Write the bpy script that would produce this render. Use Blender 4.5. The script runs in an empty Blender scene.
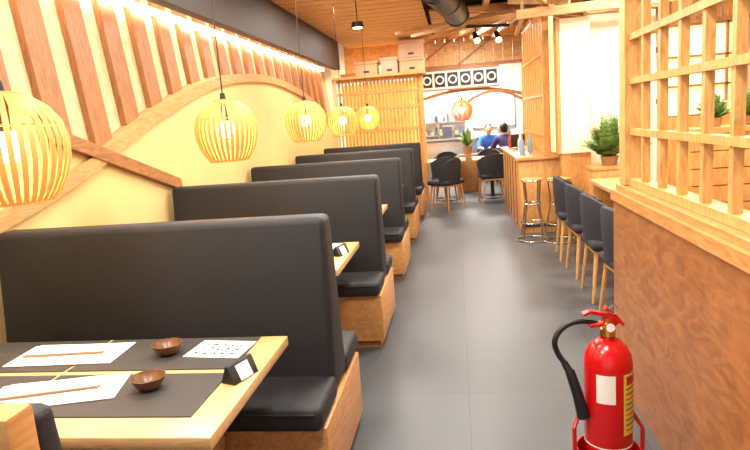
import bpy, bmesh, math, random
from mathutils import Matrix, Vector
random.seed(7)
S=bpy.context.scene
try:
    S.view_settings.view_transform='Standard'
    S.view_settings.look='None'
except Exception: pass

def lin(c):
    return tuple(((v/255)/12.92 if v/255<=0.04045 else ((v/255+0.055)/1.055)**2.4) for v in c)+(1,)

def mat(name,col,rough=0.5,metal=0.0,emit=None,es=0.0,spec=0.5,bump=0,bscale=60,var=0.0,vscale=3):
    m=bpy.data.materials.new(name); m.use_nodes=True
    nt=m.node_tree; b=nt.nodes['Principled BSDF']
    b.inputs['Base Color'].default_value=lin(col)
    b.inputs['Roughness'].default_value=rough
    b.inputs['Metallic'].default_value=metal
    b.inputs['Specular IOR Level'].default_value=spec
    if emit:
        b.inputs['Emission Color'].default_value=lin(emit); b.inputs['Emission Strength'].default_value=es
    tc=nt.nodes.new('ShaderNodeTexCoord')
    if var>0:
        n=nt.nodes.new('ShaderNodeTexNoise'); n.inputs['Scale'].default_value=vscale; n.inputs['Detail'].default_value=5
        nt.links.new(tc.outputs['Object'],n.inputs['Vector'])
        r=nt.nodes.new('ShaderNodeValToRGB')
        c=lin(col)
        r.color_ramp.elements[0].position=.3; r.color_ramp.elements[1].position=.7
        r.color_ramp.elements[0].color=tuple(v*(1-var) for v in c[:3])+(1,)
        r.color_ramp.elements[1].color=tuple(min(1,v*(1+var)) for v in c[:3])+(1,)
        nt.links.new(n.outputs['Fac'],r.inputs['Fac']); nt.links.new(r.outputs['Color'],b.inputs['Base Color'])
    if bump>0:
        n=nt.nodes.new('ShaderNodeTexNoise'); n.inputs['Scale'].default_value=bscale; n.inputs['Detail'].default_value=3
        nt.links.new(tc.outputs['Object'],n.inputs['Vector'])
        bp=nt.nodes.new('ShaderNodeBump'); bp.inputs['Strength'].default_value=bump; bp.inputs['Distance'].default_value=0.01
        nt.links.new(n.outputs['Fac'],bp.inputs['Height']); nt.links.new(bp.outputs['Normal'],b.inputs['Normal'])
    return m

def wood(name,c1,c2,scale=(1,1,1),rough=0.4,nscale=6,dist=1.5,spec=0.4):
    m=bpy.data.materials.new(name); m.use_nodes=True
    nt=m.node_tree; b=nt.nodes['Principled BSDF']
    b.inputs['Roughness'].default_value=rough; b.inputs['Specular IOR Level'].default_value=spec
    tc=nt.nodes.new('ShaderNodeTexCoord'); mp=nt.nodes.new('ShaderNodeMapping')
    mp.inputs['Scale'].default_value=scale
    n=nt.nodes.new('ShaderNodeTexNoise'); n.inputs['Scale'].default_value=nscale; n.inputs['Detail'].default_value=6; n.inputs['Distortion'].default_value=dist
    r=nt.nodes.new('ShaderNodeValToRGB')
    r.color_ramp.elements[0].position=.32; r.color_ramp.elements[1].position=.68
    r.color_ramp.elements[0].color=lin(c1); r.color_ramp.elements[1].color=lin(c2)
    nt.links.new(tc.outputs['Object'],mp.inputs['Vector']); nt.links.new(mp.outputs['Vector'],n.inputs['Vector'])
    nt.links.new(n.outputs['Fac'],r.inputs['Fac']); nt.links.new(r.outputs['Color'],b.inputs['Base Color'])
    return m

class B:
    def __init__(s): s.v=[]; s.f=[]; s.m=[]; s.mats=[]
    def mi(s,m):
        if m not in s.mats: s.mats.append(m)
        return s.mats.index(m)
    def add(s,vs,fs,m):
        o=len(s.v); k=s.mi(m)
        s.v+= [tuple(v) for v in vs]
        for f in fs: s.f.append(tuple(i+o for i in f)); s.m.append(k)
    def addbm(s,bm,m,M=None):
        if M is not None: bm.transform(M)
        bm.verts.index_update()
        s.add([v.co.copy() for v in bm.verts],[[v.index for v in f.verts] for f in bm.faces],m); bm.free()
    def box(s,x0,x1,y0,y1,z0,z1,m,bev=0,seg=2,M=None):
        bm=bmesh.new(); bmesh.ops.create_cube(bm,size=1)
        for v in bm.verts:
            v.co=Vector(((x0+x1)/2+v.co.x*(x1-x0),(y0+y1)/2+v.co.y*(y1-y0),(z0+z1)/2+v.co.z*(z1-z0)))
        if bev>0: bmesh.ops.bevel(bm,geom=bm.edges[:],offset=bev,segments=seg,profile=.5,affect='EDGES')
        s.addbm(bm,m,M)
    def beam(s,p0,p1,w,h,m,up=(0,0,1),bev=0):
        p0=Vector(p0);p1=Vector(p1); d=p1-p0; L=d.length; d.normalize()
        up=Vector(up)
        if abs(d.dot(up))>.98: up=Vector((1,0,0))
        a=d.cross(up).normalized(); u=a.cross(d)
        M=Matrix((( a.x,d.x,u.x,p0.x),(a.y,d.y,u.y,p0.y),(a.z,d.z,u.z,p0.z),(0,0,0,1)))
        s.box(-w/2,w/2,0,L,-h/2,h/2,m,bev,M=M)
    def cyl(s,p0,p1,r0,r1,m,n=16,caps=True):
        p0=Vector(p0);p1=Vector(p1); d=(p1-p0).normalized()
        up=Vector((0,0,1)) if abs(d.z)<.95 else Vector((1,0,0))
        a=d.cross(up).normalized(); u=a.cross(d)
        vs=[]
        for p,r in((p0,r0),(p1,r1)):
            for i in range(n):
                t=2*math.pi*i/n; vs.append(p+a*(r*math.cos(t))+u*(r*math.sin(t)))
        fs=[(i,(i+1)%n,n+(i+1)%n,n+i) for i in range(n)]
        if caps: fs+=[tuple(range(n-1,-1,-1)),tuple(range(n,2*n))]
        s.add(vs,fs,m)
    def tube(s,pts,r,m,n=10,closed=False):
        P=[Vector(p) for p in pts]; N=len(P); rs=r if isinstance(r,(list,tuple)) else [r]*N
        vs=[];prev=None
        for i,p in enumerate(P):
            if closed: d=(P[(i+1)%N]-P[i-1]).normalized()
            else: d=(P[min(i+1,N-1)]-P[max(i-1,0)]).normalized()
            if prev is None:
                up=Vector((0,0,1)) if abs(d.z)<.9 else Vector((1,0,0))
                a=d.cross(up).normalized()
            else: a=(prev-d*prev.dot(d)).normalized()
            prev=a; u=a.cross(d)
            for k in range(n):
                t=2*math.pi*k/n; vs.append(p+a*rs[i]*math.cos(t)+u*rs[i]*math.sin(t))
        fs=[]
        for i in range(N if closed else N-1):
            j=(i+1)%N
            for k in range(n): fs.append((i*n+k,i*n+(k+1)%n,j*n+(k+1)%n,j*n+k))
        if not closed: fs+=[tuple(range(n-1,-1,-1)),tuple(range((N-1)*n,N*n))]
        s.add(vs,fs,m)
    def lathe(s,prof,c,m,n=32,a0=0,a1=2*math.pi):
        full=abs(a1-a0-2*math.pi)<1e-4; K=n if full else n+1
        vs=[]
        for r,z in prof:
            for i in range(K):
                t=a0+(a1-a0)*i/n; vs.append((c[0]+r*math.cos(t),c[1]+r*math.sin(t),c[2]+z))
        fs=[]
        for j in range(len(prof)-1):
            for i in range(n):
                i2=(i+1)%K
                fs.append((j*K+i,j*K+i2,(j+1)*K+i2,(j+1)*K+i))
        s.add(vs,fs,m)
    def ext(s,prof,axis,a0,a1,m,bev=0,seg=2):
        bm=bmesh.new(); n=len(prof)
        f=(lambda a,p:(a,p[0],p[1])) if axis=='x' else ((lambda a,p:(p[0],a,p[1])) if axis=='y' else (lambda a,p:(p[0],p[1],a)))
        v0=[bm.verts.new(f(a0,p)) for p in prof]; v1=[bm.verts.new(f(a1,p)) for p in prof]
        bm.faces.new(v0[::-1]); bm.faces.new(v1)
        for i in range(n): bm.faces.new((v0[i],v0[(i+1)%n],v1[(i+1)%n],v1[i]))
        bmesh.ops.recalc_face_normals(bm,faces=bm.faces[:])
        if bev>0: bmesh.ops.bevel(bm,geom=bm.edges[:],offset=bev,segments=seg,profile=.5,affect='EDGES')
        s.addbm(bm,m)
    def sphere(s,c,r,m,n=16,sc=(1,1,1)):
        bm=bmesh.new(); bmesh.ops.create_uvsphere(bm,u_segments=n,v_segments=max(6,n//2),radius=r)
        for v in bm.verts: v.co=Vector((c[0]+v.co.x*sc[0],c[1]+v.co.y*sc[1],c[2]+v.co.z*sc[2]))
        s.addbm(bm,m)
    def mesh(s,name,smooth=True):
        me=bpy.data.meshes.new(name); me.from_pydata(s.v,[],s.f); 
        for m in s.mats: me.materials.append(m)
        me.polygons.foreach_set('material_index',s.m)
        bm=bmesh.new(); bm.from_mesh(me); bmesh.ops.recalc_face_normals(bm,faces=bm.faces[:]); bm.to_mesh(me); bm.free()
        if smooth:
            me.polygons.foreach_set('use_smooth',[True]*len(me.polygons))
            me.set_sharp_from_angle(angle=math.radians(35))
        me.update(); return me
    def obj(s,name,loc=(0,0,0),rz=0,smooth=True,parent=None):
        return place(name,s.mesh(name,smooth),loc,rz,parent)
def place(name,me,loc=(0,0,0),rz=0,parent=None):
    o=bpy.data.objects.new(name,me); S.collection.objects.link(o)
    o.location=loc; o.rotation_euler=(0,0,rz)
    if parent: o.parent=parent
    return o

# ---------------- materials
oak=wood('oak_light',(214,166,106),(238,200,142),(1,6,6),.4)
oakx=wood('oak_table',(206,162,106),(228,188,132),(1.2,9,9),.3)
oakz=wood('oak_vertical',(184,130,74),(214,164,100),(8,8,.8),.45)
slatw=wood('slat_brown',(134,88,50),(168,116,72),(8,8,.9),.5)
beamw=wood('beam_wood',(134,88,50),(172,122,74),(6,1,6),.5)
archw=wood('arch_wood',(176,130,78),(206,162,104),(6,1,6),.5)
baseoak=wood('bench_oak',(178,122,68),(208,154,94),(4,1,6),.4)
panelw=wood('partition_veneer',(138,86,46),(172,114,64),(2.6,1.3,3.4),.35,nscale=3.6,dist=2.2)
ledgew=wood('ledge_wood',(182,126,68),(212,158,94),(6,1,6),.35)
lattw=wood('lattice_wood',(194,140,76),(226,176,108),(6,6,1),.4)
ceilw=wood('ceiling_board',(186,140,88),(220,178,124),(1,7,7),.5)
orangew=wood('orange_pine',(190,128,66),(220,164,94),(6,6,.8),.4)
blackvin=mat('black_vinyl',(36,35,37),.55,bump=.25,bscale=250,spec=.4)
seam=mat('seam_thread',(24,23,25),.7)
darkfab=mat('charcoal_fabric',(42,43,50),.8,bump=.2,bscale=300)
cream=mat('cream_wall',(214,190,128),.7,var=.05)
creamup=mat('cream_textured',(206,186,144),.8,var=.16,vscale=20,bump=.4,bscale=80)
creamp=mat('cream_panel',(248,232,198),.5,var=.03)
darkfas=mat('dark_fascia',(50,38,32),.6)
blackc=mat('ceiling_black',(36,32,30),.8)
duct=mat('duct_black',(24,24,26),.5)
chrome=mat('chrome',(200,200,196),.22,1)
steel=mat('steel',(170,172,175),.35,1)
cord=mat('cord_black',(20,18,16),.5)
cove=mat('cove_led',(255,230,215),.5,emit=(255,226,206),es=34)
bulb=mat('bulb_glow',(255,220,150),.5,emit=(255,216,140),es=26)
lampw=mat('lamp_veneer',(220,152,80),.5,emit=(255,160,66),es=.30)
lampr=mat('lamp_veneer_red',(226,110,50),.5,emit=(255,110,40),es=.4)
matdk=mat('placemat_dark',(64,60,57),.5,bump=.2,bscale=400)
paper=mat('paper_white',(244,240,234),.6)
ink=mat('ink',(50,50,56),.7)
bowlm=mat('bowl_brown',(110,72,40),.35,var=.2,vscale=40)
red=mat('extinguisher_red',(200,14,20),.22,spec=.6)
redst=mat('stand_red',(185,20,22),.35)
rubber=mat('rubber_black',(22,22,24),.45)
yell=mat('label_yellow',(226,206,80),.5)
wht=mat('label_white',(240,236,228),.5)
brass=mat('brass',(200,160,80),.3,1)
leaf=mat('leaf_green',(132,158,84),.5,var=.3,vscale=12)
leafd=mat('leaf_dark',(82,116,58),.5,var=.3,vscale=12)
potm=mat('pot_ceramic',(150,110,70),.4)
card=mat('cardboard',(196,156,118),.8,var=.08)
cardp=mat('box_pink_wood',(204,164,140),.7,var=.08)
kit=mat('kitchen_tile',(240,236,226),.3)
darkeq=mat('dark_equipment',(90,86,84),.4)
glow=mat('lit_panel',(255,230,180),.5,emit=(255,216,150),es=1.2)
glowo=mat('lit_panel_amber',(240,184,100),.5,emit=(255,190,100),es=1.0)
ledw=mat('led_white',(255,255,255),.5,emit=(255,250,240),es=4)
glowp=mat('tube_violet',(255,240,255),.5,emit=(236,214,255),es=6)
soil=mat('soil',(60,44,30),.9)

def floormat():
    m=bpy.data.materials.new('floor_tile'); m.use_nodes=True; nt=m.node_tree; b=nt.nodes['Principled BSDF']
    tc=nt.nodes.new('ShaderNodeTexCoord')
    br=nt.nodes.new('ShaderNodeTexBrick'); br.offset=0; br.inputs['Scale'].default_value=1
    br.inputs['Brick Width'].default_value=.8; br.inputs['Row Height'].default_value=.8; br.inputs['Mortar Size'].default_value=.0025
    br.inputs['Color1'].default_value=lin((76,80,83)); br.inputs['Color2'].default_value=lin((73,77,80)); br.inputs['Mortar'].default_value=lin((54,56,57))
    n=nt.nodes.new('ShaderNodeTexNoise'); n.inputs['Scale'].default_value=1.6; n.inputs['Detail'].default_value=5
    mx=nt.nodes.new('ShaderNodeMix'); mx.data_type='RGBA'; mx.blend_type='OVERLAY'; mx.inputs['Factor'].default_value=.2
    nt.links.new(tc.outputs['Object'],br.inputs['Vector']); nt.links.new(tc.outputs['Object'],n.inputs['Vector'])
    nt.links.new(br.outputs['Color'],mx.inputs[6]); nt.links.new(n.outputs['Fac'],mx.inputs[7]); nt.links.new(mx.outputs[2],b.inputs['Base Color'])
    mr=nt.nodes.new('ShaderNodeMapRange'); mr.inputs[3].default_value=.36; mr.inputs[4].default_value=.44
    nt.links.new(n.outputs['Fac'],mr.inputs[0]); nt.links.new(mr.outputs[0],b.inputs['Roughness'])
    b.inputs['Specular IOR Level'].default_value=.6
    return m
floorm=floormat()

# ---------------- room shell
b=B(); b.box(-2.9,3.6,-1.5,16,-.1,0,floorm); b.obj('floor',smooth=False)
b=B(); b.box(-2.9,3.6,-1.5,16,3.12,3.2,blackc); b.obj('ceiling',smooth=False)
b=B(); b.box(3.42,3.6,-1.5,16,0,3.12,creamp); b.obj('wall_right',smooth=False)
b=B(); b.box(-2.9,3.42,15.8,16,0,3.12,kit); b.obj('wall_back',smooth=False)

def arch1(y):
    pts=[(1.2,.95),(2.52,1.21),(3.0,1.325),(3.51,1.48),(4.0,1.65),(4.41,1.77),(5.2,1.97),(6.03,2.08),(7.2,2.12),(8.42,2.02),(9.3,1.87),(10.0,1.70),(10.6,1.5)]
    for i in range(len(pts)-1):
        if pts[i][0]<=y<=pts[i+1][0]:
            p0=pts[max(i-1,0)];p1=pts[i];p2=pts[i+1];p3=pts[min(i+2,len(pts)-1)]
            t=(y-p1[0])/(p2[0]-p1[0])
            m1=(p2[1]-p0[1])/(p2[0]-p0[0])*(p2[0]-p1[0]); m2=(p3[1]-p1[1])/(p3[0]-p1[0])*(p2[0]-p1[0])
            return (2*t**3-3*t*t+1)*p1[1]+(t**3-2*t*t+t)*m1+(-2*t**3+3*t*t)*p2[1]+(t**3-t*t)*m2
    return pts[0][1] if y<1.2 else pts[-1][1]
def arch2(y):
    return 1.57-.30*(y-3.1)-(max(0,2.6-y)**2)*.12+ (0.04*(3.1-y) if y<3.1 else 0)
def top(y):
    return max(arch1(y), arch2(y)) if y<3.5 else arch1(y)
LEAN=.10
b=B()
b.box(-2.6,-2.17,-1.5,11.0,0,1.15,cream)
ys=[-1.5+i*.1 for i in range(126)]
for i in range(len(ys)-1):
    y0,y1=ys[i],ys[i+1]
    b.add([(-2.17,y0,1.15),(-2.17,y1,1.15),(-2.17,y1,top(y1)),(-2.17,y0,top(y0)),(-2.45,y0,top(y0)),(-2.45,y1,top(y1))],[(0,1,2,3),(3,2,5,4)],cream)
xt=-2.19-LEAN*2.02
b.add([(-2.19,-1.5,1.1),(-2.19,11,1.1),(xt,11,3.12),(xt,-1.5,3.12),(-2.6,-1.5,1.1),(-2.6,11,1.1),(-2.6,11,3.12),(-2.6,-1.5,3.12)],
      [(0,1,2,3),(4,5,6,7),(0,1,5,4),(3,2,6,7),(0,3,7,4),(1,2,6,5)],creamup)
b.box(-2.9,-2.2,11.0,15.8,0,3.12,creamp)
b.obj('wall_left',smooth=False)

b=B()
def xl(z): return -2.19-LEAN*(z-1.1)
y=.25
while y<10.6:
    w=.19
    z0=max(top(y),top(min(y+w,10.5)))-.02; z1=2.95
    vs=[]
    for yy in(y,y+w):
        vs+=[(xl(z0)+.045,yy,z0),(xl(z0),yy,z0),(xl(z1)+.045,yy,z1),(xl(z1),yy,z1)]
    b.add(vs,[(0,2,3,1),(4,5,7,6),(0,4,6,2),(2,6,7,3),(0,1,5,4),(1,3,7,5)],slatw)
    y+=.40
b.obj('wall_slats',smooth=False)

def archbeam(fn,y0,y1,x0,x1,h,m,name):
    b=B(); N=60; vs=[]
    for i in range(N+1):
        y=y0+(y1-y0)*i/N; z=fn(y); d=(fn(y+.02)-fn(y-.02))/.04
        hh=h/2*math.sqrt(1+d*d)
        vs+=[(x0,y,z-hh),(x1,y,z-hh),(x1,y,z+hh),(x0,y,z+hh)]
    fs=[]
    for i in range(N):
        for k in range(4): fs.append((i*4+k,i*4+(k+1)%4,i*4+4+(k+1)%4,i*4+4+k))
    fs+=[(0,1,2,3),(4*N,4*N+1,4*N+2,4*N+3)]
    b.add(vs,fs,m); return b.obj(name,smooth=False)
archbeam(arch1,1.25,10.5,-2.4,-2.135,.085,archw,'trim_1')
archbeam(arch2,.6,4.4,-2.4,-2.125,.08,beamw,'trim_2')

b=B(); b.box(-2.10,-2.0,-1.5,10.9,2.50,3.12,darkfas); b.obj('trim_3',smooth=False)
b=B(); b.box(-2.275,-2.235,-1.4,10.6,2.48,2.52,cove); b.obj('cove_light_strip',smooth=False)

b=B()
y=4.5
while y<11.9:
    b.box(-2.0,-.35,y,y+.27,2.98,3.02,ceilw); y+=.30
for x in(-1.75,-1.15,-.55): b.box(x,x+.05,4.5,11.9,3.02,3.1,slatw)
b.obj('ceiling_wood_boards',smooth=False)
b=B()
for i in range(13):
    a=math.radians(-62+i*11); c=Vector((1.0,8.6,2.88)); d=Vector((math.sin(a),math.cos(a)*1.4-.1,0))
    b.beam(c+d*.15,c+d*2.1,.06,.05,ceilw)
for y in (6.8,7.6,9.4,10.4,11.4): b.box(.45,3.3,y,y+.09,2.92,3.0,ceilw)
y=9.0
while y<11.9:
    b.box(-.3,1.9,y,y+.2,3.03,3.06,ceilw); y+=.24
for x in (.45,1.3,2.2): b.box(x,x+.08,6.6,8.9,3.0,3.1,ceilw)
b.obj('ceiling_timber_trellis',smooth=False)
b=B()
b.beam((.75,7.3,2.62),(2.6,7.3,2.66),.07,.10,ceilw)
b.beam((.75,6.7,2.84),(1.25,7.6,2.66),.06,.06,ceilw); b.beam((.7,7.6,2.82),(1.3,7.1,2.68),.05,.05,ceilw)
b.beam((1.6,6.7,2.84),(2.0,7.5,2.70),.06,.06,ceilw)
for x in (.8,1.7,2.5): b.box(x,x+.03,7.285,7.315,2.66,3.12,ceilw)
b.obj('timber_header_beam',smooth=False)
b=B()
b.tube([(-.25,6.4,2.93),(-.1,7.2,2.9),(.05,8.2,2.9),(.1,8.9,2.92)],.16,duct,n=20)
for y,x in ((6.8,-.16),(7.6,-.03),(8.6,.08)):
    b.cyl((x,y,2.92),(x,y,3.12),.01,.01,steel,8)
    b.tube([(x+.165*math.cos(t*math.pi/10),y,2.91+.165*math.sin(t*math.pi/10)) for t in range(20)],.008,duct,6,closed=True)
b.obj('air_duct')
def spot(loc,rot=0):
    b=B(); b.box(-.35,.35,-.02,.02,.2,.24,duct)
    for x in(-.2,.15):
        b.cyl((x,0,.2),(x,0,.1),.01,.01,duct,8)
        b.cyl((x,.04,.12),(x-.04,-.12,.0),.04,.05,duct,16)
        b.cyl((x-.04,-.12,.0),(x-.042,-.125,-.004),.042,.042,bulb,16)
    for x in (-.3,.3): b.cyl((x,0,.24),(x,0,3.02-loc[2]),.008,.008,duct,8)
    return b.obj('track_spotlight',loc,rot)
spot((.55,9.45,2.60),.4)
b=B(); b.cyl((0,0,.0),(0,0,.36),.006,.006,duct,8); b.cyl((0,0,-.06),(0,0,0),.07,.06,duct,20); b.cyl((0,0,-.064),(0,0,-.06),.05,.05,bulb,16); b.obj('ceiling_spotlight',(-1.0,6.7,2.62))

# ---------------- benches
XR=-.555; XL=-2.125; PITCH=1.765
def bench_mesh():
    b=B()
    b.box(XL,XR,-.38,.40,.06,.385,baseoak,.006)
    b.box(XL,XR-.03,-.34,.36,0,.06,beamw)
    b.box(XL,XR-.005,-.43,-.10,.387,.49,blackvin,.03,3)
    b.box(XL,XR-.005,.10,.45,.387,.49,blackvin,.03,3)
    b.ext([(-.14,.40),(.15,.40),(.115,.8),(.075,1.17),(-.06,1.17),(-.09,.8)],'x',XL,XR-.012,blackvin,.03,3)
    b.tube([(XL+.02,-.432,.465),(XR-.03,-.432,.465)],.005,seam,8)
    e=XR-.026
    b.tube([(e,-.125,.5),(e,-.088,.8),(e,-.064,1.13)],.004,seam,6)
    b.tube([(e,.14,.5),(e,.11,.8),(e,.078,1.13)],.004,seam,6)
    b.tube([(XL+.03,-.058,1.142),(XR-.04,-.058,1.142)],.004,seam,6)
    return b.mesh('booth_bench')
bm_=bench_mesh()
for k in range(5):
    place('booth_bench',bm_,(0,2.49+PITCH*k,0))
b=B()
b.ext([(.70,.0),(.80,.0),(.80,1.155),(.74,1.155)],'x',XL,-.68,baseoak,.008)
b.box(XL,-.68,.81,1.2,.02,.385,baseoak,.006)
b.box(XL,-.68,.83,1.22,.387,.49,blackvin,.03,3)
b.ext([(.802,.45),(.93,.45),(.86,1.13),(.802,1.13)],'x',XL,-.69,blackvin,.02,3)
b.obj('booth_bench_single')

# ---------------- tables
def table_mesh():
    b=B()
    b.box(-2.10,-.69,-.38,.38,.712,.75,oakx,.004)
    b.box(-1.95,-1.88,-.25,.25,.02,.712,beamw,.004)
    b.box(-1.0,-.94,-.25,.25,.02,.712,beamw,.004)
    b.box(-1.88,-1.0,-.03,.03,.62,.70,beamw)
    b.box(-1.98,-1.85,-.3,.3,0,.02,beamw); b.box(-1.03,-.91,-.3,.3,0,.02,beamw)
    return b.mesh('dining_table_booth')
tm=table_mesh()
TY=[1.78]+[1.80+PITCH*k for k in range(1,5)]
for y in TY: place('booth_dining_table',tm,(0,y,0))
def placemat():
    b=B(); b.box(-.31,.31,-.15,.15,0,.003,matdk); return b.mesh('placemat')
pm=placemat()
def bowl_mesh():
    b=B()
    b.lathe([(0,.004),(.022,.004),(.026,0),(.03,.002),(.045,.018),(.054,.036),(.056,.042),(.052,.042),(.046,.03),(.03,.014),(0,.01)],(0,0,0),bowlm,28)
    return b.mesh('sauce_bowl')
bo=bowl_mesh()
def napkin_mesh():
    b=B()
    b.box(-.21,.21,-.10,.10,0,.004,paper,.001,1)
    b.box(-.17,.17,-.08,.07,.004,.010,paper,.002,1,M=Matrix.Rotation(.06,4,'Z'))
    b.box(-.18,.14,-.065,.075,.010,.014,paper,.002,1,M=Matrix.Rotation(-.05,4,'Z'))
    b.tube([(-.16,-.05,.019),(.15,-.035,.019)],.003,potm,6); b.tube([(-.16,-.042,.019),(.15,-.03,.019)],.003,potm,6)
    return b.mesh('napkin_and_chopsticks')
nm=napkin_mesh()
def card_mesh():
    b=B(); b.box(-.11,.11,-.08,.08,0,.002,paper)
    rr=random.Random(3)
    for i in range(5):
        for j in range(3):
            x=-.085+i*.036; yy=-.055+j*.04
            for q in range(3):
                b.tube([(x+rr.uniform(0,.02),yy+rr.uniform(0,.025),.003),(x+rr.uniform(0,.024),yy+rr.uniform(0,.025),.003)],.0022,ink,5)
    return b.mesh('printed_paper_placecard')
cm=card_mesh()
def stand_mesh():
    b=B()
    b.ext([(-.03,0),(.03,0),(.006,.06),(-.006,.06)],'y',-.06,.06,rubber,.002,1)
    b.ext([(.0315,.004),(.032,.004),(.0095,.052),(.009,.052)],'y',-.03,.03,wht)
    return b.mesh('table_number_stand')
sm=stand_mesh()
for i,y in enumerate(TY[:4]):
    z=.751
    for x in(-1.105,-1.74):
        place('placemat',pm,(x,y+.215,z)); place('placemat',pm,(x,y-.12,z))
    place('sauce_bowl',bo,(-1.10,y+.205,z+.004)); place('sauce_bowl',bo,(-1.02,y-.085,z+.004))
    place('napkin_with_chopsticks',nm,(-1.50,y+.215,z+.004),.05); place('napkin_with_chopsticks',nm,(-1.33,y-.11,z+.004),.25)
    place('printed_paper_mat',cm,(-.91,y+.24,z+.004),-.1)
    place('table_number_stand',sm,(-.745,y+.0,z),-.35)

# ---------------- pendant lamps
prof=[(.045,.185),(.09,.175),(.14,.14),(.175,.09),(.19,.03),(.186,-.04),(.168,-.10),(.14,-.15),(.115,-.18)]
def lamp_mesh(wm,zt):
    b=B(); n=36
    for i in range(n):
        t=2*math.pi*i/n; ca,sa=math.cos(t),math.sin(t); w=.0105
        vs=[]
        for r,z in prof:
            for s,dr in((-1,0),(1,0),(1,-.003),(-1,-.003)):
                rr=r+dr; ww=w*(.45+.55*r/.19)
                vs.append((rr*ca-s*ww*sa*.9,rr*sa+s*ww*ca*.9,z))
        fs=[]
        for j in range(len(prof)-1):
            for k in range(4): fs.append((j*4+k,j*4+(k+1)%4,j*4+4+(k+1)%4,j*4+4+k))
        b.add(vs,fs,wm)
    def ring(r,z,h): b.lathe([(r-.012,z-h),(r,z-h),(r,z+h),(r-.012,z+h),(r-.012,z-h)],(0,0,0),wm,32)
    ring(.118,-.176,.006); ring(.062,.183,.005); ring(.172,.078,.004); 
    b.lathe([(0,.192),(.05,.192),(.05,.18),(0,.18)],(0,0,0),wm,24)
    b.cyl((0,0,.19),(0,0,.23),.02,.014,cord,12); b.cyl((0,0,.23),(0,0,zt),.004,.004,cord,6)
    b.cyl((0,0,.06),(0,0,.18),.018,.022,cord,12)
    b.sphere((0,0,.01),.052,bulb,16,(1,1,1.05))
    return b.mesh('pendant_lamp')
lm=lamp_mesh(lampw,1.45); lr=lamp_mesh(lampr,1.45)
def plight(loc,e,col,r=.06,name='bulb_light',parent=None):
    l=bpy.data.lights.new(name,'POINT'); l.energy=e; l.color=col; l.shadow_soft_size=r
    o=bpy.data.objects.new(name,l); S.collection.objects.link(o)
    if parent: o.parent=parent
    else: o.location=loc
    return o
for k,(x,y,z) in enumerate([(-1.50,1.86,1.545),(-1.39,3.56,1.555),(-1.37,5.5,1.59),(-1.39,7.45,1.57),(-1.36,9.5,1.60)]):
    o=place('pendant_lamp',lm,(x,y,z))
    p=plight((0,0,0),18,(1,.74,.42),.08,parent=o)
o=place('pendant_lamp',lr,(.13,11.3,1.62)); 

# ---------------- slatted divider at booth end
b=B()
YD=11.25
b.box(-2.15,-.56,YD-.05,YD+.05,0,.9,orangew)
for i in range(24):
    x=-2.13+i*.067; b.box(x,x+.03,YD-.03,YD+.03,.9,2.3,orangew)
for z in (.9,1.35,1.75,2.05,2.28): b.box(-2.15,-.56,YD-.045,YD+.045,z,z+.05,orangew)
b.box(-.62,-.55,YD-.06,YD+.06,0,2.34,orangew); b.box(-2.17,-.5,YD-.25,YD+.3,2.33,2.37,orangew)
b.obj('slatted_wood_divider',smooth=False)
b=B(); b.box(-2.1,-.7,YD+.25,YD+.29,.95,2.25,glowo); b.obj('backlit_wall_panel',smooth=False)
def cbox(name,x0,x1,z0,z1,m,y0=YD-.2,y1=YD+.2):
    b=B(); b.box(x0,x1,y0,y1,z0,z1-.05,m,.006); b.box(x0-.015,x1+.015,y0-.015,y1+.015,z1-.05,z1,m,.006)
    b.box((x0+x1)/2-.05,(x0+x1)/2+.05,y0-.017,y0-.01,z0+.05,z0+.08,darkfas); b.obj(name)
cbox('cardboard_box',-1.75,-1.35,2.372,2.62,card)
cbox('cardboard_box',-1.28,-.98,2.372,2.66,cardp)
cbox('cardboard_box',-.94,-.5,2.372,2.62,card)
cbox('cardboard_box',-.95,-.5,2.625,2.92,cardp)

# ---------------- header portal
b=B()
x=-2.1
while x<1.4:
    b.box(x,x+.17,11.98,12.02,2.48,3.12,ceilw); x+=.18
b.box(-2.2,1.5,11.95,12.05,2.44,2.50,beamw); 
for x0 in(-.7,.1): b.beam((x0,11.96,2.5),(x0+.75,11.96,3.0),.03,.06,beamw,up=(0,1,0))
b.obj('portal_header_boards',smooth=False)
b=B(); b.box(-.62,.85,11.90,11.94,2.06,2.40,wht); b.box(-.64,.87,11.89,11.945,2.40,2.43,beamw); b.box(-.64,.87,11.89,11.945,2.03,2.06,beamw)
for i in range(6):
    x=-.5+i*.245; b.box(x-.1,x+.1,11.885,11.90,2.10,2.36,ink)
    pts=[(x+.07*math.cos(t*math.pi/10),11.882,2.23+.07*math.sin(t*math.pi/10)) for t in range(20)]
    b.tube(pts,.016,wht,6,closed=True)
b.obj('emblem_sign_board')
b=B(); pts=[(-.7+i*.1,11.97,2.02-.16*((i*.1-1.0)/1.0)**2) for i in range(21)]
for i in range(20): b.beam(pts[i],pts[i+1],.05,.06,beamw)
pts=[(.2+i*.1,11.9,1.75+.2*math.sin(i/11*math.pi)) for i in range(12)]
for i in range(11): b.beam(pts[i],pts[i+1],.05,.05,beamw)
b.box(1.28,1.36,11.85,12.05,0,2.44,orangew); b.box(-.76,-.68,11.96,12.03,0,2.44,orangew)
b.obj('curved_portal_beam',smooth=False)

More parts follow.
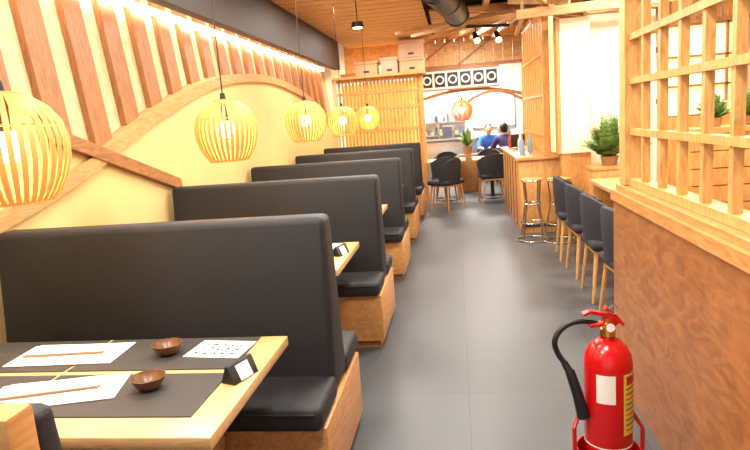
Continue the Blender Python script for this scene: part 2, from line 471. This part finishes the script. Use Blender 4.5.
# ---------------- kitchen stuff
b=B(); b.box(-2.1,1.6,14.7,15.1,0,.95,steel,.01); b.box(-2.1,1.6,14.6,15.15,.95,1.0,steel,.005)
b.obj('kitchen_counter')
b=B()
rc=[mat('jar_%d'%i,c,.4) for i,c in enumerate([(90,100,130),(200,144,84),(230,230,220),(80,80,86),(170,84,64),(130,170,190)])]
for z in(1.05,1.38): b.box(-1.2,.25,15.45,15.75,z,z+.03,steel)
for x in(-1.2,-.45,.22): b.box(x,x+.03,15.45,15.75,.0,1.6,steel)
for z in (1.08,1.41):
  for i in range(13):
    x=-1.1+i*.102; h=random.uniform(.08,.18)
    r=random.uniform(.03,.045); m=rc[random.randrange(6)]
    b.cyl((x,15.6,z),(x,15.6,z+h),r,r,m,12); b.cyl((x,15.6,z+h),(x,15.6,z+h+.03),r*.6,r*.5,rc[3],10)
b.obj('kitchen_shelf_with_jars')
b=B(); b.box(-.32,-.02,14.75,15.0,1.002,1.32,darkeq,.01); b.box(-.3,-.1,14.74,14.75,1.04,1.28,ink); b.cyl((-.06,14.74,1.2),(-.06,14.73,1.2),.02,.02,steel,12); b.obj('microwave_oven')
b=B(); b.box(1.0,1.3,14.8,15.0,1.002,1.25,steel,.02); b.cyl((1.15,14.9,1.25),(1.15,14.9,1.32),.08,.02,steel,16); b.box(1.08,1.22,14.79,14.8,1.05,1.1,ink); b.obj('coffee_machine')
b=B(); b.box(-.4,.8,12.9,13.05,3.05,3.115,ledw); b.box(-.45,.85,12.87,13.08,3.09,3.118,steel); b.obj('linear_ceiling_light',smooth=False)
b=B()
b.box(.45,1.5,15.72,15.795,1.2,1.95,ledw); 
for x in(.43,1.48): b.box(x,x+.04,15.70,15.79,1.17,1.98,steel)
for z in(1.17,1.95): b.box(.43,1.52,15.70,15.79,z,z+.03,steel)
b.obj('lit_pass_window',smooth=False)

# ---------------- chairs
def chair_mesh(fab,lh=.42):
    b=B()
    for sx,sy in((-1,-1),(1,-1),(-1,1),(1,1)):
        b.cyl((sx*.17,sy*.17,lh),(sx*.22,sy*.21,0),.019,.012,oakz,12)
    b.box(-.19,.19,-.19,.19,lh-.03,lh,oakz,.006)
    b.box(-.23,.23,-.22,.24,lh,lh+.08,fab,.035,3)
    N=14; vs=[]; 
    for j,(z,rs) in enumerate([(lh+.04,.235),(lh+.15,.25),(lh+.28,.262),(lh+.40,.265),(lh+.43,.258)]):
        for side in(0,1):
            for i in range(N+1):
                t=math.radians(180+8+(164)*i/N); r=rs-(0 if side==0 else .04)
                drop=0 if j<3 else -.10*abs(math.cos(t))**3
                vs.append((r*math.cos(t),r*.92*math.sin(t)-.01,z+drop))
    K=2*(N+1); fs=[]
    for j in range(4):
        for i in range(N):
            a=j*K+i; fs.append((a,a+1,a+1+K,a+K)); a=j*K+N+1+i; fs.append((a,a+K,a+K+1,a+1))
        for i in (0,N):
            a=j*K+i; fs.append((a,a+K,a+K+N+1,a+N+1))
    for i in range(N):
        fs.append((i,i+1,i+N+2,i+N+1)); a=4*K+i; fs.append((a,a+1,a+N+2,a+N+1))
    b.add(vs,fs,fab)
    return b.mesh('dining_chair')
ch=chair_mesh(darkfab); 
for y in(4.25,4.95,5.65,6.35): place('dining_chair',ch,(1.22,y,0),-math.pi/2+random.uniform(-.08,.08))
b=B(); b.box(1.42,1.92,3.9,6.8,.71,.75,oakx,.004)
for y in(4.1,5.4,6.7): b.box(1.8,1.87,y-.05,y+.05,0,.71,oakz)
b.box(1.75,1.90,3.95,6.75,.64,.71,oakz); b.obj('long_dining_table')
def sq_table(loc,w=.7):
    b=B(); b.box(-w/2,w/2,-w/2,w/2,.715,.75,oakx,.004); b.cyl((0,0,.03),(0,0,.715),.035,.035,rubber,16)
    b.lathe([(0,.03),(.22,.02),(.24,0),(0,0)],(0,0,0),rubber,28)
    b.box(-.2,.2,-.14,.14,.75,.753,matdk)
    b.lathe([(0,.754),(.03,.754),(.05,.79),(.046,.79),(0,.762)],(.2,.1,0),bowlm,16)
    return b.obj('square_dining_table',loc)
for x in(-.2,.62):
    sq_table((x,11.2,0))
    place('dining_chair',ch,(x-.02,10.66,0),0.15)
    place('dining_chair',ch,(x,11.78,0),math.pi)
place('dining_chair',ch,(-.2,10.05,0),.9)

# ---------------- bar counter and stools
b=B(); b.box(.76,1.5,7.67,10.2,0,.93,orangew,.004); b.box(.72,1.54,7.62,10.25,.93,.97,ledgew,.005)
for i in range(1,6): b.box(.752,.762,7.65+i*.42,7.66+i*.42,.05,.9,darkfas)
b.box(.78,1.48,7.655,7.672,.08,.12,darkfas)
b.obj('bar_counter')
def stool(loc,rz):
    b=B()
    b.lathe([(0,.75),(.12,.75),(.132,.744),(.132,.734),(.12,.73),(0,.73)],(0,0,0),ledgew,28)
    b.tube([(.128*math.cos(t*math.pi/12),.128*math.sin(t*math.pi/12),.726) for t in range(24)],.009,chrome,8,closed=True)
    for sx,sy in((-1,-1),(1,-1),(-1,1),(1,1)):
        b.tube([(sx*.088,sy*.088,.73),(sx*.07,sy*.07,.45),(sx*.13,sy*.13,.01)],.010,chrome,8)
    for z,r in((.22,.14),(.45,.105)):
        b.tube([(r*math.cos(t*math.pi/12),r*math.sin(t*math.pi/12),z) for t in range(24)],.008,chrome,8,closed=True)
    b.tube([(.185*math.cos(t*math.pi/12),.185*math.sin(t*math.pi/12),.012) for t in range(24)],.01,chrome,8,closed=True)
    return b.obj('bar_stool',loc,rz)
stool((.86,7.25,0),0); stool((1.15,7.12,0),.4)
b=B(); b.box(-.12,.12,-.01,.01,.03,.22,rubber,.004); b.box(-.06,.06,-.06,.06,0,.012,rubber); b.box(-.015,.015,-.0,.015,.01,.06,rubber); b.obj('pos_monitor',(.93,9.4,.972),.5)
for (x,y) in((.86,8.2),(.9,8.8),(1.0,8.5),(.85,9.8)):
    b=B(); b.lathe([(0,0),(.035,0),(.037,.12),(.03,.17),(.012,.2),(.012,.26),(0,.26)],(0,0,0),rc[random.randrange(6)],16); b.obj('glass_bottle',(x,y,.972))

b=B()
for i in range(9):
    y=7.85+i*.26; b.box(1.10,1.14,y,y+.05,.975,2.82,lattw)
for z in(1.2,1.7,2.2,2.7): b.box(1.09,1.15,7.75,9.98,z,z+.035,lattw)
b.box(1.08,1.16,7.70,7.78,.975,2.82,orangew)
b.obj('slatted_bar_screen',smooth=False)
b=B(); b.box(1.20,1.23,7.8,9.9,1.0,2.8,glow); b.obj('backlit_bar_panel',smooth=False)
b=B(); b.box(1.60,2.35,7.60,7.72,0,2.60,creamp); 
b.box(1.62,2.33,7.585,7.6,1.05,2.5,creamp,.004)
b.box(1.58,2.37,7.57,7.74,2.60,2.66,ceilw)
b.obj('wall_divider',smooth=False)
b=B(); b.box(1.24,1.58,7.42,7.58,1.0,2.55,creamp); b.box(1.24,1.58,7.44,7.58,0,1.0,orangew); b.box(1.2,1.235,7.41,7.59,1.0,2.55,orangew)
b.obj('wall_column',smooth=False)

def plant(name,loc,n,L,m1,m2,pot,spread=1.0,droop=.5,wl=.03,emin=.25,emax=1.0):
    b=B()
    pr,phh=pot
    b.lathe([(0,0),(pr*.75,0),(pr,phh),(pr*.9,phh),(pr*.88,phh-.02),(0,phh-.02)],(0,0,0),potm,24)
    b.lathe([(0,phh-.015),(pr*.88,phh-.018)],(0,0,0),soil,16)
    for i in range(n):
        a=random.uniform(0,2*math.pi); el=random.uniform(emin,emax); l=L*random.uniform(.5,1.1)
        P=[];K=6
        for k in range(K+1):
            t=k/K; rr=spread*l*t*math.cos(el*1.3); zz=phh-.02+l*(t*math.sin(el*1.3)+.15*t)-droop*l*t*t*.6
            P.append(Vector((rr*math.cos(a),rr*math.sin(a),zz)))
        side=Vector((-math.sin(a),math.cos(a),0))
        if wl<.024:
            b.tube(P,.002,m2,4)
            for k in range(1,22):
                t=k/22; f=t*K; i0=min(int(f),K-1); p=P[i0].lerp(P[i0+1],f-i0)
                ll=wl*4.2*math.sin(math.pi*(.12+.86*t))
                dirv=(P[i0+1]-P[i0]).normalized()
                for s in(-1,1):
                    tip=p+side*s*ll+dirv*ll*.4-Vector((0,0,ll*.25)); wv=dirv*ll*.2
                    mid=(p+tip)/2
                    b.add([p,mid+wv,tip,mid-wv],[(0,1,2,3)],m1 if (k+i)%3 else m2)
        else:
            vs=[];fs=[]
            for k,p in enumerate(P):
                t=k/K; w=wl*math.sin(math.pi*(.08+.92*t))**.8
                vs+=[p-side*w,p+Vector((0,0,-.2*w)),p+side*w]
            for k in range(K): fs+=[(k*3,k*3+1,k*3+4,k*3+3),(k*3+1,k*3+2,k*3+5,k*3+4)]
            b.add(vs,fs,m1 if random.random()<.6 else m2)
    return b.obj(name,loc)
b=B(); b.box(1.47,1.93,6.84,7.28,0,.84,orangew,.005); b.box(1.45,1.95,6.82,7.30,.84,.87,ledgew); b.obj('plant_pedestal')
plant('potted_fern',(1.69,7.02,.872),110,.56,leaf,leafd,(.10,.10),.62,.45,.018,.25,1.15)
plant('potted_plant',(.22,12.35,.75),60,.40,leafd,leaf,(.1,.16),.8,.3,.03,.4,1.1)
b=B(); b.box(.02,.42,12.18,12.52,0,.75,beamw,.01); b.obj('wood_plinth')

b=B()
for i in range(8): b.box(2.0,3.38,5.48,5.52,.04+i*.15,.04+i*.15+.14,orangew)
b.box(2.0,3.38,5.52,5.85,0,1.2,orangew); b.box(1.98,3.4,5.46,5.88,1.24,1.28,ledgew)
b.obj('planter_divider',smooth=False)
for i in range(4): plant('potted_fern',(2.24+i*.30,5.66,1.281),40,.32,leaf,leafd,(.07,.08),.62,.6,.013,.3,1.1)
b=B()
x=2.40
while x<3.30: b.box(x,x+.1,7.62,7.68,0,3.1,orangew); x+=.14
for z in(1.5,2.1,2.7): b.box(2.40,3.38,7.68,7.74,z,z+.06,beamw)
b.obj('wood_slat_screen',smooth=False)
b=B()
y=1.0
while y<7.3: b.box(3.35,3.42,y,y+.11,0,3.1,orangew); y+=.19
b.obj('trim_4',smooth=False)
b=B()
b.box(2.42,3.3,7.52,7.54,1.35,2.35,glow)
for x in(2.42,2.64,2.86,3.08,3.28): b.box(x,x+.025,7.48,7.52,1.33,2.37,beamw)
for z in(1.33,1.67,2.0,2.35): b.box(2.42,3.305,7.48,7.52,z,z+.025,beamw)
b.box(2.40,3.32,7.47,7.55,2.37,2.42,beamw)
b.box(2.40,3.32,7.40,7.58,0,1.33,orangew)
b.obj('shoji_screen',smooth=False)
b=B(); b.cyl((2.12,7.5,1.35),(2.12,7.5,2.3),.02,.02,glowp,12); b.box(2.09,2.15,7.52,7.58,1.3,2.35,steel); b.obj('fluorescent_tube_light')

# ---------------- right partition
b=B()
PX=.85
b.box(PX,PX+.2,-1.2,3.45,0,1.02,panelw)
b.box(PX-.012,PX+.25,-1.2,3.47,1.02,1.08,ledgew,.004)
b.box(PX+.01,PX+.24,-1.2,3.44,1.08,1.11,ledgew,.003)
b.obj('partition_wall',smooth=False)
b=B()
lx0,lx1=PX+.06,PX+.095
b.box(PX+.03,PX+.13,3.33,3.44,1.112,3.1,lattw,.003)
yy=3.12
while yy>-1.1:
    b.box(lx0,lx1,yy,yy+.032,1.112,3.1,lattw); yy-=.245
for z in(1.38,1.64,1.86,2.08,2.3,2.52): b.box(lx0-.008,lx1+.008,-1.2,3.33,z,z+.032,lattw)
b.box(lx0-.01,lx1+.01,-1.2,3.33,1.112,1.15,lattw)
b.obj('lattice_screen',smooth=False)

# ---------------- fire extinguisher
E=bpy.data.objects.new('fire_extinguisher',None); S.collection.objects.link(E); E.location=(.568,2.41,0)
ZO=.07
b=B()
b.lathe([(0,.05),(.07,.05),(.09,.06),(.095,.08),(.095,.44),(.091,.475),(.075,.51),(.05,.535),(.03,.545),(.028,.56),(0,.56)],(0,0,0),red,48)
b.lathe([(.0955,.1),(.0965,.1),(.0965,.105),(.0955,.105)],(0,0,0),wht,48)
b.obj('cylinder_body',(0,0,ZO),parent=E)
b=B()
b.lathe([(.0958,.16),(.0966,.16),(.0966,.42),(.0958,.42)],(0,0,0),yell,18,math.radians(-66),math.radians(10))
b.lathe([(.0958,.30),(.0966,.30),(.0966,.42),(.0958,.42)],(0,0,0),wht,12,math.radians(-130),math.radians(-86))
for i in range(9):
    z=.18+i*.022
    b.lathe([(.0966,z),(.0970,z),(.0970,z+.005),(.0966,z+.005)],(0,0,0),red if i%3==0 else ink,12,math.radians(-60),math.radians(-66+40+(i*13)%25))
b.lathe([(.0966,.375),(.0970,.375),(.0970,.41),(.0966,.41)],(0,0,0),redst,12,math.radians(-58),math.radians(-18))
b.obj('label',(0,0,ZO),parent=E)
b=B()
b.cyl((0,0,.56),(0,0,.585),.032,.028,brass,20); b.cyl((0,0,.585),(0,0,.63),.02,.02,brass,20)
b.beam((.01,0,.64),(-.075,-.02,.665),.03,.014,redst); b.beam((.04,.0,.615),(-.075,-.02,.605),.028,.012,redst)
b.beam((.03,0,.64),(-.01,0,.675),.03,.014,redst); b.beam((-.075,-.02,.665),(-.10,-.025,.655),.028,.012,redst)
b.beam((.03,0,.64),(.06,0,.60),.026,.012,redst)
b.box(-.02,.035,-.017,.017,.60,.648,redst,.004)
b.cyl((.0,-.02,.605),(.0,-.05,.605),.02,.02,brass,20); b.cyl((0,-.05,.605),(0,-.052,.605),.017,.017,wht,20)
b.tube([(.02+.018*math.cos(t*.6),-.02,.67+.018*math.sin(t*.6)) for t in range(10)],.002,steel,6)
b.cyl((-.02,0,.605),(-.05,0,.607),.012,.012,brass,12)
b.obj('valve_handle',(0,0,ZO),parent=E)
b=B()
P=[(-.04,0,.607),(-.09,-.005,.62),(-.145,-.01,.615),(-.19,-.015,.585),(-.212,-.02,.54),(-.20,-.02,.49),(-.175,-.025,.45)]
Q=[]
for i in range(len(P)-1):
    p0=Vector(P[max(i-1,0)]);p1=Vector(P[i]);p2=Vector(P[i+1]);p3=Vector(P[min(i+2,len(P)-1)])
    for k in range(5):
        t=k/5; Q.append(.5*((2*p1)+(p2-p0)*t+(2*p0-5*p1+4*p2-p3)*t*t+(3*p1-p0-3*p2+p3)*t**3))
Q.append(Vector(P[-1])); b.tube(Q,.0115,rubber,12)
b.tube([(-.178,-.025,.455),(-.16,-.03,.42),(-.155,-.03,.415),(-.128,-.035,.32),(-.105,-.04,.22)],[.014,.016,.020,.022,.027],rubber,16)
b.obj('hose_and_horn',(0,0,ZO),parent=E)
b=B()
b.lathe([(0,.035),(.12,.035),(.125,.045),(.125,.13),(.13,.13),(.13,.03),(0,.03)],(0,0,0),redst,40)
for sx in(-1,1):
    b.tube([(sx*.11,-.11,.01),(sx*.135,0,.05),(sx*.11,.12,.01)],.01,redst,8)
    b.tube([(sx*.135,.0,.03),(sx*.137,0,.22),(sx*.10,.05,.28)],.009,redst,8)
b.box(-.15,.15,-.15,.15,0,.01,redst,.003); b.cyl((0,0,.01),(0,0,.032),.06,.06,redst,24)
b.lathe([(0,.034),(.06,.034),(.075,.121),(0,.121)],(0,0,0),redst,24)
b.obj('floor_stand',parent=E)

# ---------------- people (seated, far)
skin=mat('skin',(206,156,124),.55); hair=mat('hair_black',(24,20,20),.5)
lips=mat('lips',(170,90,80),.5)
def person(loc,rz,shirt,pants,lean=.12):
    root=bpy.data.objects.new('seated_person',None); S.collection.objects.link(root); root.location=loc; root.rotation_euler=(0,0,rz)
    def skinmesh(name,V,Ed,R,m,sub=2):
        me=bpy.data.meshes.new(name); me.from_pydata(V,Ed,[]); me.materials.append(m)
        o=bpy.data.objects.new(name,me); S.collection.objects.link(o); o.parent=root
        md=o.modifiers.new('skin','SKIN')
        for i,r in enumerate(R): me.skin_vertices[0].data[i].radius=(r,r)
        me.skin_vertices[0].data[0].use_root=True
        md.use_smooth_shade=True
        s=o.modifiers.new('sub','SUBSURF'); s.levels=sub; s.render_levels=sub
        return o
    L=lean
    V=[(0,0,.60),(0,L*.3,.70),(0,L*.7,.84),(0,L,.98),(0,L+.02,1.06),
       (.16,L,1.0),(.22,L+.08,.86),(.24,L+.16,.76),(-.16,L,1.0),(-.22,L+.08,.86),(-.24,L+.16,.76)]
    Ed=[(0,1),(1,2),(2,3),(3,4),(3,5),(5,6),(6,7),(3,8),(8,9),(9,10)]
    o=skinmesh('torso_shirt',V,Ed,[.12,.13,.14,.12,.055,.065,.055,.048,.065,.055,.048],shirt)
    V=[(0,0,.58),(.1,.1,.58),(.12,.42,.56),(.12,.44,.10),(.12,.52,.05),(-.1,.1,.58),(-.12,.42,.56),(-.12,.44,.10),(-.12,.52,.05)]
    skinmesh('legs_trousers',V,[(0,1),(1,2),(2,3),(3,4),(0,5),(5,6),(6,7),(7,8)],[.09,.085,.065,.045,.04,.085,.065,.045,.04],pants)
    for s in(1,-1):
        V=[(s*.24,L+.15,.77),(s*.2,L+.28,.80),(s*.18,L+.36,.80)]
        Ed=[(0,1),(1,2)]; R=[.042,.032,.028]
        for i in range(4):
            k=len(V); x=s*.18+(i-1.5)*.02
            V+=[(x,L+.41,.80),(x,L+.44+.006*(1.5-abs(i-1.5)),.79),(x,L+.46,.776)]; Ed+=[(2,k),(k,k+1),(k+1,k+2)]; R+=[.01,.009,.008]
        k=len(V); V+=[(s*.18-s*.035,L+.38,.80),(s*.18-s*.045,L+.41,.79)]; Ed+=[(2,k),(k,k+1)]; R+=[.011,.009]
        skinmesh('forearm_hand',V,Ed,R,skin,1)
    b=B(); hy=L+.05; hz=1.19
    b.cyl((0,L+.01,1.03),(0,hy-.01,1.12),.05,.048,skin,16)
    b.sphere((0,hy,hz),.1,skin,24,(.78,.9,1.12))
    b.sphere((0,hy+.03,hz-.06),.06,skin,16,(.85,.9,.8))
    b.cyl((0,hy+.08,hz+.01),(0,hy+.105,hz-.02),.008,.014,skin,10)
    for s in(1,-1):
        b.sphere((s*.03,hy+.082,hz+.012),.009,hair,10,(1.3,.6,.8)); b.sphere((s*.08,hy,hz-.005),.02,skin,10,(.4,.8,1.3))
    b.sphere((0,hy+.085,hz-.05),.018,lips,10,(1.2,.4,.35))
    b.sphere((0,hy-.022,hz+.025),.107,hair,24,(.82,.9,1.1))
    b.obj('head',parent=root)
person((.72,13.85,0),math.pi,mat('shirt_blue',(40,90,180),.8),ink)
person((1.05,12.9,0),.3,mat('shirt_purple',(60,44,96),.8),ink)
place('dining_chair',ch,(.72,13.85,0),math.pi); place('dining_chair',ch,(1.05,12.9,0),.3)

# ---------------- lights
def area(loc,rot,sx,sy,e,col=(1,.93,.83),name='fill_light',shape='RECTANGLE'):
    l=bpy.data.lights.new(name,'AREA'); l.shape=shape; l.size=sx; l.size_y=sy; l.energy=e; l.color=col
    o=bpy.data.objects.new(name,l); S.collection.objects.link(o); o.location=loc; o.rotation_euler=rot; return o
for x,y,e in((-1.2,.8,58),(-1.2,2.9,42),(0,1.5,66),(0,4.2,82),(0,6.6,78),(-1.2,5.2,38),(-1.2,7.6,46),(2.2,3.0,75),(2.4,5.0,100),(1.9,6.8,95),(.4,10.6,120),(-1.2,10.0,52)):
    area((x,y,2.94),(0,0,0),.5,.5,e)  # added soft fill just under the ceiling, no fixtures behind it
area((.3,13.6,2.9),(0,0,0),2.2,1.2,430,(1,.97,.92))  # added fill that brightens the far kitchen
area((-1.4,11.8,2.6),(0,0,0),.6,.4,25,(1,.8,.5))
w=bpy.data.worlds.new('World'); S.world=w; w.use_nodes=True
w.node_tree.nodes['Background'].inputs[0].default_value=(1,.95,.88,1); w.node_tree.nodes['Background'].inputs[1].default_value=1.0

# ---------------- camera
cd=bpy.data.cameras.new('camera'); cam=bpy.data.objects.new('camera',cd); S.collection.objects.link(cam)
cd.sensor_width=36; cd.lens=28.7; cd.clip_start=.05
ya=Vector((80,110,-598)).normalized(); xa=Vector((4175,210,598)).normalized(); xa=(xa-ya*xa.dot(ya)).normalized(); za=xa.cross(ya)
R=Matrix((xa,ya,za))
cam.matrix_world=Matrix.Translation((0,0,1.55))@R.to_4x4()
S.camera=cam
